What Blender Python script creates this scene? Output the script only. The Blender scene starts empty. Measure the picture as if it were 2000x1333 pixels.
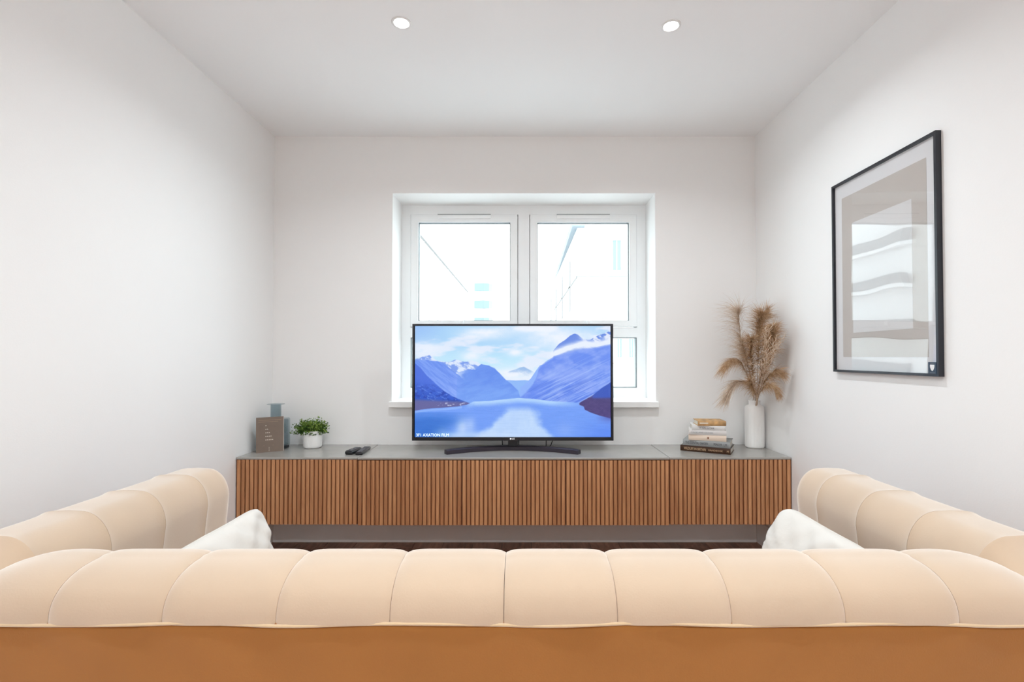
import bpy, bmesh, math, random
import numpy as np
from mathutils import Vector, Matrix
PI = math.pi
R = math.radians
random.seed(7)
sc = bpy.context.scene
C = sc.collection

# ------------------------------------------------------------------ camera, world, exposure
cam_d = bpy.data.cameras.new('camera')
cam = bpy.data.objects.new('camera', cam_d); C.objects.link(cam)
cam.location = (0, 0, 1.22)
cam.rotation_euler = (R(90.945), 0, 0)
cam_d.sensor_width = 36.0
cam_d.lens = 17.46
cam_d.shift_x = -0.01
cam_d.shift_y = 0.00725
cam_d.clip_start = 0.05
cam_d.clip_end = 600
sc.camera = cam

SKY = 4.9
world = bpy.data.worlds.new('overcast_sky'); sc.world = world
world.use_nodes = True
bg = world.node_tree.nodes['Background']
bg.inputs[0].default_value = (0.84, 0.95, 1.0, 1)
bg.inputs[1].default_value = SKY

sc.view_settings.view_transform = 'Standard'
sc.view_settings.look = 'None'
sc.view_settings.gamma = 1.0
sc.view_settings.use_curve_mapping = False
EXPOSURE = 0.51
sc.view_settings.exposure = EXPOSURE
sc.cycles.use_denoising = True
sc.cycles.max_bounces = 14
sc.cycles.diffuse_bounces = 8
sc.cycles.transparent_max_bounces = 16
sc.cycles.sample_clamp_indirect = 8.0

pl = bpy.data.lights.new('window_portal', 'AREA')
pl.shape = 'RECTANGLE'; pl.size = 1.74; pl.size_y = 1.38
pl.cycles.is_portal = True
po = bpy.data.objects.new('window_portal', pl); C.objects.link(po)
po.location = (0.008, 3.66, 1.615); po.rotation_euler = (R(-90), 0, 0)

LAMP_POWER = 7.2

# ------------------------------------------------------------------ helpers
def srgb(r, g, b):
    f = lambda c: (c/255/12.92) if c/255 <= 0.04045 else ((c/255+0.055)/1.055)**2.4
    return (f(r), f(g), f(b), 1)

def mat(name, col, rough=0.5, metal=0.0, spec=0.5, bump=0.0, bscale=60, var=0.0, vscale=4, sheen=0, emis=None, estr=0, coat=0, stretch=None):
    m = bpy.data.materials.new(name); m.use_nodes = True
    nt = m.node_tree; p = nt.nodes['Principled BSDF']
    if len(col) == 3: col = (*col, 1)
    p.inputs['Base Color'].default_value = col
    p.inputs['Roughness'].default_value = rough
    p.inputs['Metallic'].default_value = metal
    p.inputs['Specular IOR Level'].default_value = spec
    if coat: p.inputs['Coat Weight'].default_value = coat
    if sheen:
        p.inputs['Sheen Weight'].default_value = sheen
    if emis:
        p.inputs['Emission Color'].default_value = (*emis[:3], 1)
        p.inputs['Emission Strength'].default_value = estr
    if bump or var:
        tc = nt.nodes.new('ShaderNodeTexCoord')
        src = tc.outputs['Object']
        if stretch:
            mp = nt.nodes.new('ShaderNodeMapping'); mp.inputs['Scale'].default_value = stretch
            nt.links.new(src, mp.inputs[0]); src = mp.outputs[0]
    if bump:
        n = nt.nodes.new('ShaderNodeTexNoise'); n.inputs['Scale'].default_value = bscale
        n.inputs['Detail'].default_value = 4
        b = nt.nodes.new('ShaderNodeBump'); b.inputs['Strength'].default_value = bump
        b.inputs['Distance'].default_value = 0.01
        nt.links.new(src, n.inputs['Vector']); nt.links.new(n.outputs[0], b.inputs['Height'])
        nt.links.new(b.outputs[0], p.inputs['Normal'])
    if var:
        n = nt.nodes.new('ShaderNodeTexNoise'); n.inputs['Scale'].default_value = vscale
        n.inputs['Detail'].default_value = 5
        rmp = nt.nodes.new('ShaderNodeMapRange')
        rmp.inputs[1].default_value = 0.3; rmp.inputs[2].default_value = 0.7
        rmp.inputs[3].default_value = 1-var; rmp.inputs[4].default_value = 1+var
        mx = nt.nodes.new('ShaderNodeVectorMath'); mx.operation = 'SCALE'
        mx.inputs[0].default_value = col[:3]
        nt.links.new(src, n.inputs['Vector']); nt.links.new(n.outputs[0], rmp.inputs[0])
        nt.links.new(rmp.outputs[0], mx.inputs['Scale']); nt.links.new(mx.outputs[0], p.inputs['Base Color'])
    return m

def glass_mat(name, tint=(1, 1, 1), ior=1.5, wav=0.0, wscale=3, rough=0.0):
    m = bpy.data.materials.new(name); m.use_nodes = True
    nt = m.node_tree; nt.nodes.clear()
    o = nt.nodes.new('ShaderNodeOutputMaterial'); mx = nt.nodes.new('ShaderNodeMixShader')
    t = nt.nodes.new('ShaderNodeBsdfTransparent'); t.inputs[0].default_value = (*tint, 1)
    g = nt.nodes.new('ShaderNodeBsdfGlossy'); g.inputs['Roughness'].default_value = rough
    f = nt.nodes.new('ShaderNodeFresnel')
    ge = nt.nodes.new('ShaderNodeNewGeometry'); mr = nt.nodes.new('ShaderNodeMapRange')
    mr.inputs[3].default_value = ior; mr.inputs[4].default_value = 1/ior     # same reflectance on both faces of the sheet
    nt.links.new(ge.outputs['Backfacing'], mr.inputs[0]); nt.links.new(mr.outputs[0], f.inputs[0])
    nt.links.new(f.outputs[0], mx.inputs[0]); nt.links.new(t.outputs[0], mx.inputs[1]); nt.links.new(g.outputs[0], mx.inputs[2])
    nt.links.new(mx.outputs[0], o.inputs[0])
    if wav:
        tc = nt.nodes.new('ShaderNodeTexCoord')
        n = nt.nodes.new('ShaderNodeTexNoise'); n.inputs['Scale'].default_value = wscale; n.inputs['Detail'].default_value = 1
        b = nt.nodes.new('ShaderNodeBump'); b.inputs['Strength'].default_value = 1; b.inputs['Distance'].default_value = wav
        nt.links.new(tc.outputs['Object'], n.inputs['Vector']); nt.links.new(n.outputs[0], b.inputs['Height'])
        nt.links.new(b.outputs[0], g.inputs['Normal'])
    return m

def tag(o, label=None, cat=None, group=None, kind=None):
    if label: o['label'] = label
    if cat: o['category'] = cat
    if group: o['group'] = group
    if kind: o['kind'] = kind
    return o

def empty(name, loc=(0, 0, 0), rz=0, **k):
    o = bpy.data.objects.new(name, None); C.objects.link(o)
    o.location = loc; o.rotation_euler = (0, 0, rz); o.empty_display_size = 0.05
    return tag(o, **k)

def obj(name, bm, m, parent=None, smooth=False, auto=None):
    me = bpy.data.meshes.new(name)
    if isinstance(bm, tuple):
        me.from_pydata(bm[0], [], bm[1])
    else:
        bmesh.ops.recalc_face_normals(bm, faces=bm.faces)
        bm.to_mesh(me); bm.free()
    ms = m if isinstance(m, (list, tuple)) else [m]
    for x in ms: me.materials.append(x)
    if smooth or auto:
        me.polygons.foreach_set('use_smooth', [True]*len(me.polygons))
    if auto: me.set_sharp_from_angle(angle=R(auto))
    o = bpy.data.objects.new(name, me); C.objects.link(o)
    if parent: o.parent = parent
    return o

def box(bm, x0, x1, y0, y1, z0, z1, bevel=0, seg=2, M=None):
    vs = [bm.verts.new(v) for v in [(x0, y0, z0), (x1, y0, z0), (x1, y1, z0), (x0, y1, z0), (x0, y0, z1), (x1, y0, z1), (x1, y1, z1), (x0, y1, z1)]]
    fs = [bm.faces.new([vs[i] for i in f]) for f in [(0, 3, 2, 1), (4, 5, 6, 7), (0, 1, 5, 4), (1, 2, 6, 5), (2, 3, 7, 6), (3, 0, 4, 7)]]
    if bevel:
        es = list({e for f in fs for e in f.edges})
        r = bmesh.ops.bevel(bm, geom=es, offset=bevel, segments=seg, profile=0.5, affect='EDGES')
        vs = list({v for f in r['faces'] for v in f.verts} | {v for v in vs if v.is_valid})
    if M is not None:
        bmesh.ops.transform(bm, matrix=M, verts=[v for v in vs if v.is_valid])
    return bm

def bx(*a, **k):
    bm = bmesh.new(); box(bm, *a, **k); return bm

def lathe(bm, prof, cx=0, cy=0, n=40, cap=True):
    rings = []
    for r, z in prof:
        rings.append([bm.verts.new((cx+r*math.cos(2*PI*i/n), cy+r*math.sin(2*PI*i/n), z)) for i in range(n)])
    for a, b in zip(rings, rings[1:]):
        for i in range(n):
            bm.faces.new((a[i], a[(i+1) % n], b[(i+1) % n], b[i]))
    if cap:
        if prof[0][0] > 1e-5: bm.faces.new(rings[0][::-1])
        if prof[-1][0] > 1e-5: bm.faces.new(rings[-1])
    return bm

def tube(bm, pts, rad, n=8):
    pts = [Vector(p) for p in pts]
    rings = []
    for i, p in enumerate(pts):
        d = (pts[min(i+1, len(pts)-1)]-pts[max(i-1, 0)]).normalized()
        a = d.cross(Vector((0, 0, 1)))
        if a.length < 1e-3: a = d.cross(Vector((1, 0, 0)))
        a.normalize(); b = d.cross(a)
        r = rad[i] if isinstance(rad, (list, tuple)) else rad
        rings.append([bm.verts.new(p+a*r*math.cos(2*PI*k/n)+b*r*math.sin(2*PI*k/n)) for k in range(n)])
    for a, b in zip(rings, rings[1:]):
        for i in range(n):
            bm.faces.new((a[i], a[(i+1) % n], b[(i+1) % n], b[i]))
    bm.faces.new(rings[0][::-1]); bm.faces.new(rings[-1])
    return bm

def ringframe(bm, x0, x1, z0, z1, w, y0, y1, wt=None, wb=None):
    wt = wt or w; wb = wb or w
    box(bm, x0, x0+w, y0, y1, z0, z1); box(bm, x1-w, x1, y0, y1, z0, z1)
    box(bm, x0+w, x1-w, y0, y1, z1-wt, z1); box(bm, x0+w, x1-w, y0, y1, z0, z0+wb)
    return bm

def text_mesh(name, s, size, m, parent, M, extrude=0.0002, align='CENTER', sx=1.0):
    cu = bpy.data.curves.new(name, 'FONT'); cu.body = s; cu.size = size; cu.extrude = extrude
    cu.align_x = align; cu.align_y = 'CENTER'; cu.resolution_u = 2
    t = bpy.data.objects.new(name, cu); C.objects.link(t)
    bpy.context.view_layer.update()
    me = bpy.data.meshes.new_from_object(t.evaluated_get(bpy.context.evaluated_depsgraph_get()))
    bpy.data.objects.remove(t)
    me.transform(M @ Matrix.Diagonal((sx, 1, 1, 1)))
    me.materials.clear(); me.materials.append(m)
    o = bpy.data.objects.new(name, me); C.objects.link(o); o.parent = parent
    return o

# ------------------------------------------------------------------ materials
M_wall = mat('white_wall_paint', (0.875, 0.87, 0.865), 0.9, spec=0.2, bump=0.03, bscale=180)
M_ceil = mat('ceiling_paint', (0.90, 0.91, 0.92), 0.95, spec=0.1, bump=0.02, bscale=150)
M_trim = mat('satin_white_trim', (0.92, 0.92, 0.915), 0.45, bump=0.01, bscale=90)
M_upvc = mat('white_window_plastic', (0.93, 0.95, 0.96), 0.35)
M_seal = mat('grey_rubber_seal', (0.16, 0.18, 0.19), 0.6)
M_vent = mat('vent_shadow_grey', (0.35, 0.37, 0.38), 0.5)
M_glass = glass_mat('window_glass', (0.97, 0.99, 0.985), 1.45)
M_acryl = glass_mat('picture_glazing', (0.97, 0.97, 0.97), 1.5, wav=0.003, wscale=2.2)
M_black = mat('black_frame', srgb(34, 36, 44), 0.35)
M_mount = mat('picture_mount', srgb(228, 227, 229), 0.8)
M_print = mat('beige_print', srgb(196, 188, 182), 0.8, var=0.02, vscale=8)
M_print2 = mat('pale_print_block', srgb(222, 220, 220), 0.8)
M_navy = mat('navy_sticker', srgb(40, 58, 78), 0.5)
M_white = mat('white_ink', (0.8, 0.8, 0.8), 0.6)
M_top = mat('worktop_grey', srgb(158, 155, 150), 0.22, spec=1.0, bump=0.02, bscale=200, var=0.05, vscale=10)
M_carc = mat('cabinet_carcass', srgb(196, 190, 182), 0.5)
M_floorb = mat('subfloor_dark', srgb(30, 22, 18), 0.8)
M_tvblack = mat('tv_plastic', srgb(26, 27, 34), 0.3)
M_stand = mat('tv_stand_metal', srgb(52, 46, 56), 0.4, metal=0.3)
M_ceramic = mat('white_ceramic', (0.93, 0.925, 0.91), 0.5, bump=0.03, bscale=40)
M_potc = mat('white_pot', (0.88, 0.88, 0.87), 0.35)
M_soil = mat('potting_soil', (0.03, 0.02, 0.015), 0.9, bump=0.5)
M_remote = mat('remote_plastic', srgb(24, 24, 28), 0.3)
M_btn = mat('remote_buttons', srgb(120, 122, 126), 0.5)
M_leg = mat('dark_wood_leg', (0.05, 0.03, 0.02), 0.4)
M_ring = mat('lamp_rim_white', (0.8, 0.8, 0.8), 0.4)
M_lens = mat('lamp_lens_glow', (1, 1, 1), 0.3, emis=(1, 0.97, 0.92), estr=14)
M_cable = mat('cable_black', (0.02, 0.02, 0.025), 0.5)
M_cushion = mat('cream_cotton', (0.66, 0.63, 0.59), 0.95, spec=0.1, bump=0.12, bscale=22)

def velvet(name, col, pile=1):
    m = mat(name, col, 0.9, spec=0.05, bump=0.05, bscale=300, var=0.035, vscale=5)
    nt = m.node_tree; p = nt.nodes['Principled BSDF']
    p.inputs['Sheen Weight'].default_value = 1.0
    p.inputs['Sheen Roughness'].default_value = 0.5
    p.inputs['Sheen Tint'].default_value = (1.0, 0.96, 0.91, 1)
    if not pile:
        p.inputs['Sheen Weight'].default_value = 0.25; return m
    # second, broader layer of upright pile fibres
    sh = nt.nodes.new('ShaderNodeBsdfSheen'); sh.inputs['Color'].default_value = (1.0, .97, .96, 1)
    sh.inputs['Roughness'].default_value = 0.48
    ad = nt.nodes.new('ShaderNodeMixShader'); ad.inputs[0].default_value = .26; o = nt.nodes['Material Output']
    nt.links.new(p.outputs[0], ad.inputs[1]); nt.links.new(sh.outputs[0], ad.inputs[2]); nt.links.new(ad.outputs[0], o.inputs[0])
    return m
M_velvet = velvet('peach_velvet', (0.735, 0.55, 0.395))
M_velvet_shade = velvet('peach_velvet_shaded', (0.37, 0.155, 0.042), 0)  # same peach velvet, with the dim side's shade put into its colour
M_pipe = velvet('velvet_piping', (0.85, 0.62, 0.38))

def wood(name, cols, rough=0.5, sc_=(30, 30, 1.6)):
    m = bpy.data.materials.new(name); m.use_nodes = True
    nt = m.node_tree; p = nt.nodes['Principled BSDF']; p.inputs['Roughness'].default_value = rough
    p.inputs['Specular IOR Level'].default_value = 0.3
    tc = nt.nodes.new('ShaderNodeTexCoord'); oi = nt.nodes.new('ShaderNodeObjectInfo')
    off = nt.nodes.new('ShaderNodeVectorMath'); off.operation = 'SCALE'
    cmb = nt.nodes.new('ShaderNodeCombineXYZ')
    for i in range(3): nt.links.new(oi.outputs['Random'], cmb.inputs[i])
    nt.links.new(cmb.outputs[0], off.inputs[0]); off.inputs['Scale'].default_value = 37.0
    add = nt.nodes.new('ShaderNodeVectorMath'); add.operation = 'ADD'
    nt.links.new(tc.outputs['Object'], add.inputs[0]); nt.links.new(off.outputs[0], add.inputs[1])
    mp = nt.nodes.new('ShaderNodeMapping'); mp.inputs['Scale'].default_value = sc_
    nt.links.new(add.outputs[0], mp.inputs[0])
    n = nt.nodes.new('ShaderNodeTexNoise'); n.inputs['Scale'].default_value = 3.0; n.inputs['Detail'].default_value = 8
    n.inputs['Distortion'].default_value = 0.6
    nt.links.new(mp.outputs[0], n.inputs['Vector'])
    ad = nt.nodes.new('ShaderNodeMath'); ad.operation = 'MULTIPLY_ADD'
    ad.inputs[1].default_value = 0.28; nt.links.new(oi.outputs['Random'], ad.inputs[0])
    nt.links.new(n.outputs[0], ad.inputs[2])
    cr = nt.nodes.new('ShaderNodeValToRGB'); e = cr.color_ramp.elements
    e[0].position = 0.35; e[0].color = cols[0]; e[1].position = 0.9; e[1].color = cols[1]
    nt.links.new(ad.outputs[0], cr.inputs[0]); nt.links.new(cr.outputs[0], p.inputs['Base Color'])
    b = nt.nodes.new('ShaderNodeBump'); b.inputs['Strength'].default_value = 0.1; b.inputs['Distance'].default_value = 0.002
    nt.links.new(n.outputs[0], b.inputs['Height']); nt.links.new(b.outputs[0], p.inputs['Normal'])
    return m
M_slat = wood('oak_slat', (srgb(160, 108, 72), srgb(206, 152, 108)))
M_slatback = mat('oak_backing', srgb(136, 84, 50), 0.6)
M_plank = wood('dark_floorboard', (srgb(112, 78, 62), srgb(176, 130, 106)), 0.4, (14, 1.2, 14))

# ------------------------------------------------------------------ room shell
XL, XR, YB, YR, ZC = -1.651, 1.553, 3.29, -2.6, 2.69
tag(obj('floor', bx(XL-.1, XR+.1, YR-.1, YB+.35, -.14, -.012), M_floorb), kind='structure')
floor = bpy.data.objects['floor']
# laminate boards
pw = 0.19; k = 0
pb = bx(-pw/2+.0012, pw/2-.0012, -.60, .60, -.012, 0, bevel=.0012, seg=1)
plank0 = None
x = XL+pw/2; ci = 0
plank0 = obj('plank', pb, M_plank, floor)
first = True
while x < XR+.02:
    y = YR-0.3 + (ci*0.47) % 1.2
    while y < YB+.5:
        y0, y1 = y-.6, y+.6
        if y1 > YR+.05 and y0 < YB:
            o = plank0 if first else plank0.copy()
            if not first: C.objects.link(o)
            first = False
            ylo, yhi = max(y0, YR), min(y1, YB)
            xlo, xhi = x-pw/2, min(x+pw/2, XR)
            o.location = ((xlo+xhi)/2, (ylo+yhi)/2, 0)
            o.scale = ((xhi-xlo)/pw, (yhi-ylo)/1.2, 1)
        y += 1.2
    x += pw; ci += 1
tag(obj('ceiling', bx(XL-.1, XR+.1, YR-.1, YB+.35, ZC, ZC+.12), M_ceil), kind='structure')
tag(obj('wall_left', bx(XL-.12, XL, YR-.1, YB+.35, 0, ZC), M_wall), kind='structure')
tag(obj('wall_right', bx(XR, XR+.12, YR-.1, YB+.35, 0, ZC), M_wall), kind='structure')
tag(obj('wall_rear', bx(XL, XR, YR-.1, YR, 0, ZC), M_wall), kind='structure')
WX0, WX1, WZ0, WZ1 = -0.863, 0.884, 0.925, 2.308
bm = bmesh.new()
box(bm, XL, WX0, YB, YB+.35, 0, ZC); box(bm, WX1, XR, YB, YB+.35, 0, ZC)
box(bm, WX0, WX1, YB, YB+.35, WZ1, ZC); box(bm, WX0, WX1, YB, YB+.35, 0, WZ0-.04)
tag(obj('wall_back', bm, M_wall), kind='structure')
def skirting(name, x0, x1, y0, y1):
    tag(obj(name, bx(x0, x1, y0, y1, 0.0, .15, bevel=.003, seg=1), M_trim), kind='structure')
skirting('baseboard_back', XL+.015, XR-.015, YB-.014, YB)
skirting('baseboard_left', XL, XL+.014, YR, YB)
skirting('baseboard_right', XR-.014, XR, YR, YB)

# window
win = empty('window_1', (0, 3.55, WZ0), kind='structure')
def wpart(name, bm, m, parent=win, **k):
    o = obj(name, bm, m, parent, **k)
    if parent is win: o.location = (0, -3.55, -WZ0)
    return o
FY0, FY1 = 3.555, 3.625
bm = bmesh.new()
ringframe(bm, WX0, WX1, WZ0, WZ1, .062, FY0, FY1, wt=.066, wb=.072)
ringframe(bm, WX0, WX1, WZ0, WZ1, .075, 3.606, FY1, wt=.080, wb=.084)
wpart('window_frame', bm, M_upvc)
bm = bx(-.030, .052, FY0, 3.605, WZ0+.072, WZ1-.066); box(bm, -.044, .066, 3.6055, FY1, WZ0+.085, WZ1-.081)
wpart('mullion', bm, M_upvc)
for x0, x1 in ((WX0+.062, -.030), (.052, WX1-.062)):
    wpart('transom', bx(x0, x1, FY0, FY1, 1.357, 1.430), M_upvc)
    s = wpart('window_sash', None or ringframe(bmesh.new(), x0+.004, x1-.004, 1.434, WZ1-.070, .052, FY0-.012, FY1-.01, wt=.054, wb=.042), M_upvc)
    gx0, gx1, gz0, gz1 = x0+.056, x1-.056, 1.476, WZ1-.124
    bm = ringframe(bmesh.new(), gx0, gx1, gz0, gz1, .004, FY0+.004, FY0+.03)
    obj('rubber_seal', bm, M_seal, s)
    obj('glass_pane', bx(gx0+.003, gx1-.003, 3.58, 3.586, gz0+.003, gz1-.003), M_glass, s)
    xm = (x0+x1)/2
    v = obj('trickle_vent', bx(xm-.19, xm+.19, FY0-.022, FY0-.0125, WZ1-.100, WZ1-.074, bevel=.003), M_upvc, s)
    obj('vent_slot', bx(xm-.19, xm+.19, FY0-.018, FY0-.0125, WZ1-.0735, WZ1-.0675), M_vent, s)
    bm = ringframe(bmesh.new(), x0, x1, WZ0+.072, 1.357, .005, FY0+.012, FY0+.03)
    wpart('rubber_seal', bm, M_seal)
    wpart('glass_pane', bx(x0+.004, x1-.004, 3.59, 3.596, WZ0+.076, 1.353), M_glass)
obs = obj('window_sill', bx(WX0-.012, WX1+.012, 3.25, 3.2895, .886, WZ0, bevel=.004), M_trim, win); obs.location = (0, -3.55, -WZ0)
obs = obj('window_board', bx(WX0, WX1, 3.28, 3.556, WZ0-.039, WZ0-.0005), M_trim, win); obs.location = (0, -3.55, -WZ0)
# handle bars seen at the foot of each sash (part of the ironmongery)
for hx in (-.43, .47):
    obs = obj('window_handle', bx(hx-.012, hx+.012, FY0-.05, FY0-.0125, 1.445, 1.475, bevel=.004), M_upvc, win); obs.location = (0, -3.55, -WZ0)

# ------------------------------------------------------------------ ceiling downlights
def downlight(x, y, label, cat='ceiling light', k=1.0):
    t = empty('ceiling_light', (x, y, ZC), label=label, cat=cat, group='recessed ceiling spotlights')
    bm = bmesh.new(); lathe(bm, [(.043, -.0005), (.043, -.003), (.040, -.005), (.034, -.005), (.031, -.002), (.031, -.0005)], n=40, cap=False)
    obj('rim', bm, M_ring, t, smooth=True)
    bm = bmesh.new(); lathe(bm, [(0.0, -.0025), (.0305, -.0025), (.0305, -.0005), (0, -.0005)], n=32, cap=False)
    obj('lens', bm, M_lens, t)
    l = bpy.data.lights.new('lamp_glow', 'AREA'); l.shape = 'DISK'; l.size = .06; l.energy = LAMP_POWER*k
    l.color = (.89, .965, 1.0); l.spread = R(150)
    lo = bpy.data.objects.new('lamp_glow', l); C.objects.link(lo); lo.parent = t; lo.location = (0, 0, -.012)
downlight(-.531, 2.160, 'round white recessed ceiling spotlight, lit, left one of the visible pair')
downlight(.660, 2.180, 'round white recessed ceiling spotlight, lit, right one of the visible pair')
for yy, k in ((0.5, .8), (-1.3, 2.7)):  # unseen fill lamps, added to brighten the room from behind the camera
    for xx in (-.531, .660):
        downlight(xx, yy, 'added unseen fill spotlight in the ceiling, %s one of the %s row from the window' % ('left' if xx < 0 else 'right', 'second' if yy > 0 else 'third'), k=k)

# ------------------------------------------------------------------ outside
M_bwhite = mat('pale_render', (0.80, 0.78, 0.76), 0.9, var=0.05, vscale=.3)
M_bwhite2 = mat('white_render', (0.82, 0.83, 0.83), 0.9)
M_bglass = mat('teal_facade_glass', (0.125, 0.17, 0.18), 0.3)
M_beave = mat('blue_grey_eave', (0.145, 0.17, 0.195), 0.8)
M_bline = mat('ledge_grey', (0.185, 0.178, 0.178), 0.8)
M_borange = mat('orange_brick_band', (0.42, 0.22, 0.17), 0.9)
M_street = mat('street_paving', (0.5, 0.5, 0.5), 0.9, var=0.1, vscale=.5)
tag(obj('ground', bx(-90, 90, 3.9, 260, -9.2, -9), M_street), kind='structure')
# own facade below the window is part of the room block
def house(name, label, loc, **k):
    return empty(name, loc, label=label, cat='building', **k)
# A: receding street facade on the left (far)
b = house('street_building', 'long pale apartment block receding down the left of the street, seen through left pane', (-26, 130, -9))
def bp(name, bm, m, par=b):
    o = obj(name, bm, m, par); o.location = tuple(-c for c in par.location); return o
bp('wall', bx(-32, -20, 78, 185, -9, 25.2), M_bwhite)
bp('cornice', bx(-20.0, -19.5, 78, 185, 24.6, 25.2), M_bline)
for j in range(9):
    yy = 84+j*11
    for zz in (3.2, 8.2, 13.2, 18.2):
        bp('window', bx(-20.0, -19.93, yy, yy+1.3, zz, zz+2.2), M_bglass)
    bp('downpipe', bx(-20, -19.85, yy+5, yy+5.25, -9, 24.6), M_bwhite2)
# B: near left block with glass balcony strips (mirrored in the framed picture)
b = house('balcony_building', 'white block with long teal glass balcony strips, mirrored in the framed picture', (-26, 36, -9))
bp('wall', bx(-32, -20, 18, 70, -9, 10.6), M_bwhite2, b)
for zz in (-4.9, -2.3, .3, 2.9, 5.6, 8.3):
    bp('balcony_glass', bx(-19.9, -19.6, 29.3, 35.5, zz, zz+.65), M_bglass, b)
    bp('balcony_slab', bx(-20, -19.55, 29.2, 35.6, zz-.25, zz-.02), M_bwhite2, b)
for yy, mm in ((22, M_borange), (37.5, M_borange)):
    for zz in (-5, -1.5, 2.0):
        bp('brick_panel', bx(-20, -19.95, yy, yy+4.2, zz, zz+1.2), mm, b)
        bp('window', bx(-20, -19.93, yy+.4, yy+3.4, zz+1.35, zz+3.0), M_bglass, b)
# C: far tower with glass balconies
b = house('glass_balcony_tower', 'distant pale tower with stacked teal glass balconies, at the end of the street', (-4.7, 63, -9))
bp('wall', bx(-6.6, -3.9, 60, 66, -9, 11.2), M_bwhite2, b)
for i in range(7):
    z0 = 9.1-i*2.07
    pts = []
    bm = bmesh.new()
    path = [(-5.75, 59.7), (-4.6, 59.5), (-4.0, 59.7), (-3.65, 60.4), (-3.6, 61.5)]
    vs0 = [bm.verts.new((px, py, z0)) for px, py in path]; vs1 = [bm.verts.new((px, py, z0+.95)) for px, py in path]
    vs2 = [bm.verts.new((px-.05, py+.15, z0)) for px, py in path]; vs3 = [bm.verts.new((px-.05, py+.15, z0+.95)) for px, py in path]
    for a in range(4):
        bm.faces.new((vs0[a], vs0[a+1], vs1[a+1], vs1[a])); bm.faces.new((vs2[a+1], vs2[a], vs3[a], vs3[a+1]))
        bm.faces.new((vs1[a], vs1[a+1], vs3[a+1], vs3[a]))
    bp('balcony_glass', bm, M_bglass, b)
    bp('balcony_slab', bx(-5.8, -3.6, 59.6, 60.0, z0-.25, z0-.03), M_bwhite2, b)
# D: right-hand building, gable end facing the room, eave running away
b = house('gable_building', 'pale house with blue-grey eave and tall window, seen through right pane', (4, 20, -9))
bp('wall', bx(1.56, 8, 14, 40, -9, 4.9), M_bwhite, b)
bm = bmesh.new()
vv = [bm.verts.new(v) for v in [(1.40, 13.8, 4.86), (1.86, 40, 4.86), (1.86, 40, 5.1), (1.40, 13.8, 5.1), (1.75, 13.8, 4.86), (2.2, 40, 4.86), (2.2, 40, 5.1), (1.75, 13.8, 5.1)]]
for f in ((0, 1, 2, 3), (4, 7, 6, 5), (0, 4, 5, 1), (3, 2, 6, 7), (0, 3, 7, 4), (1, 5, 6, 2)): bm.faces.new([vv[i] for i in f])
bp('eave', bm, M_beave, b)
bm = bmesh.new()
vv = [bm.verts.new(v) for v in [(1.56, 14, 4.9), (8, 14, 4.9), (4.8, 14, 8.5), (1.56, 40, 4.9), (8, 40, 4.9), (4.8, 40, 8.5)]]
for f in ((0, 1, 2), (3, 5, 4), (0, 2, 5, 3), (1, 4, 5, 2), (0, 3, 4, 1)): bm.faces.new([vv[i] for i in f])
bp('roof', bm, M_bwhite2, b)
bp('ledge', bx(1.50, 8, 13.93, 14, 3.475, 3.495), M_bline, b)
bp('ledge', bx(1.50, 8, 13.93, 14, 4.62, 4.64), M_bwhite2, b)
bp('ledge', bx(1.53, 1.56, 14, 24, 3.46, 3.50), M_bline, b)
bp('ledge', bx(2.2, 8, 13.93, 14, 2.30, 2.32), M_bline, b)
bp('ledge', bx(2.2, 8, 13.93, 14, 2.05, 2.075), M_bline, b)
bp('ledge', bx(1.50, 8, 13.9, 14, 1.02, 1.045), M_borange, b)
def bwindow(x0, x1, z0, z1, par):
    w = bp('window', ringframe(bmesh.new(), x0, x1, z0, z1, .05, 13.93, 14.02), M_bwhite2, par)
    n = 2
    ww = (x1-x0-.10)/n
    for i in range(n):
        p_ = obj('pane', bx(x0+.05+i*ww+.015, x0+.05+(i+1)*ww-.015, 13.97, 13.995, z0+.05, z1-.05), M_bglass, w)
bwindow(2.50, 2.84, 3.60, 4.55, b)
bwindow(3.3, 3.64, 3.60, 4.55, b)
bwindow(2.62, 2.86, 1.15, 1.78, b)
bwindow(2.95, 3.19, 1.15, 1.78, b)
for yy in (16, 19, 22.5, 26.5):
    bp('window', bx(1.53, 1.56, yy, yy+.5, 2.7, 4.3), M_bline, b)

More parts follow.
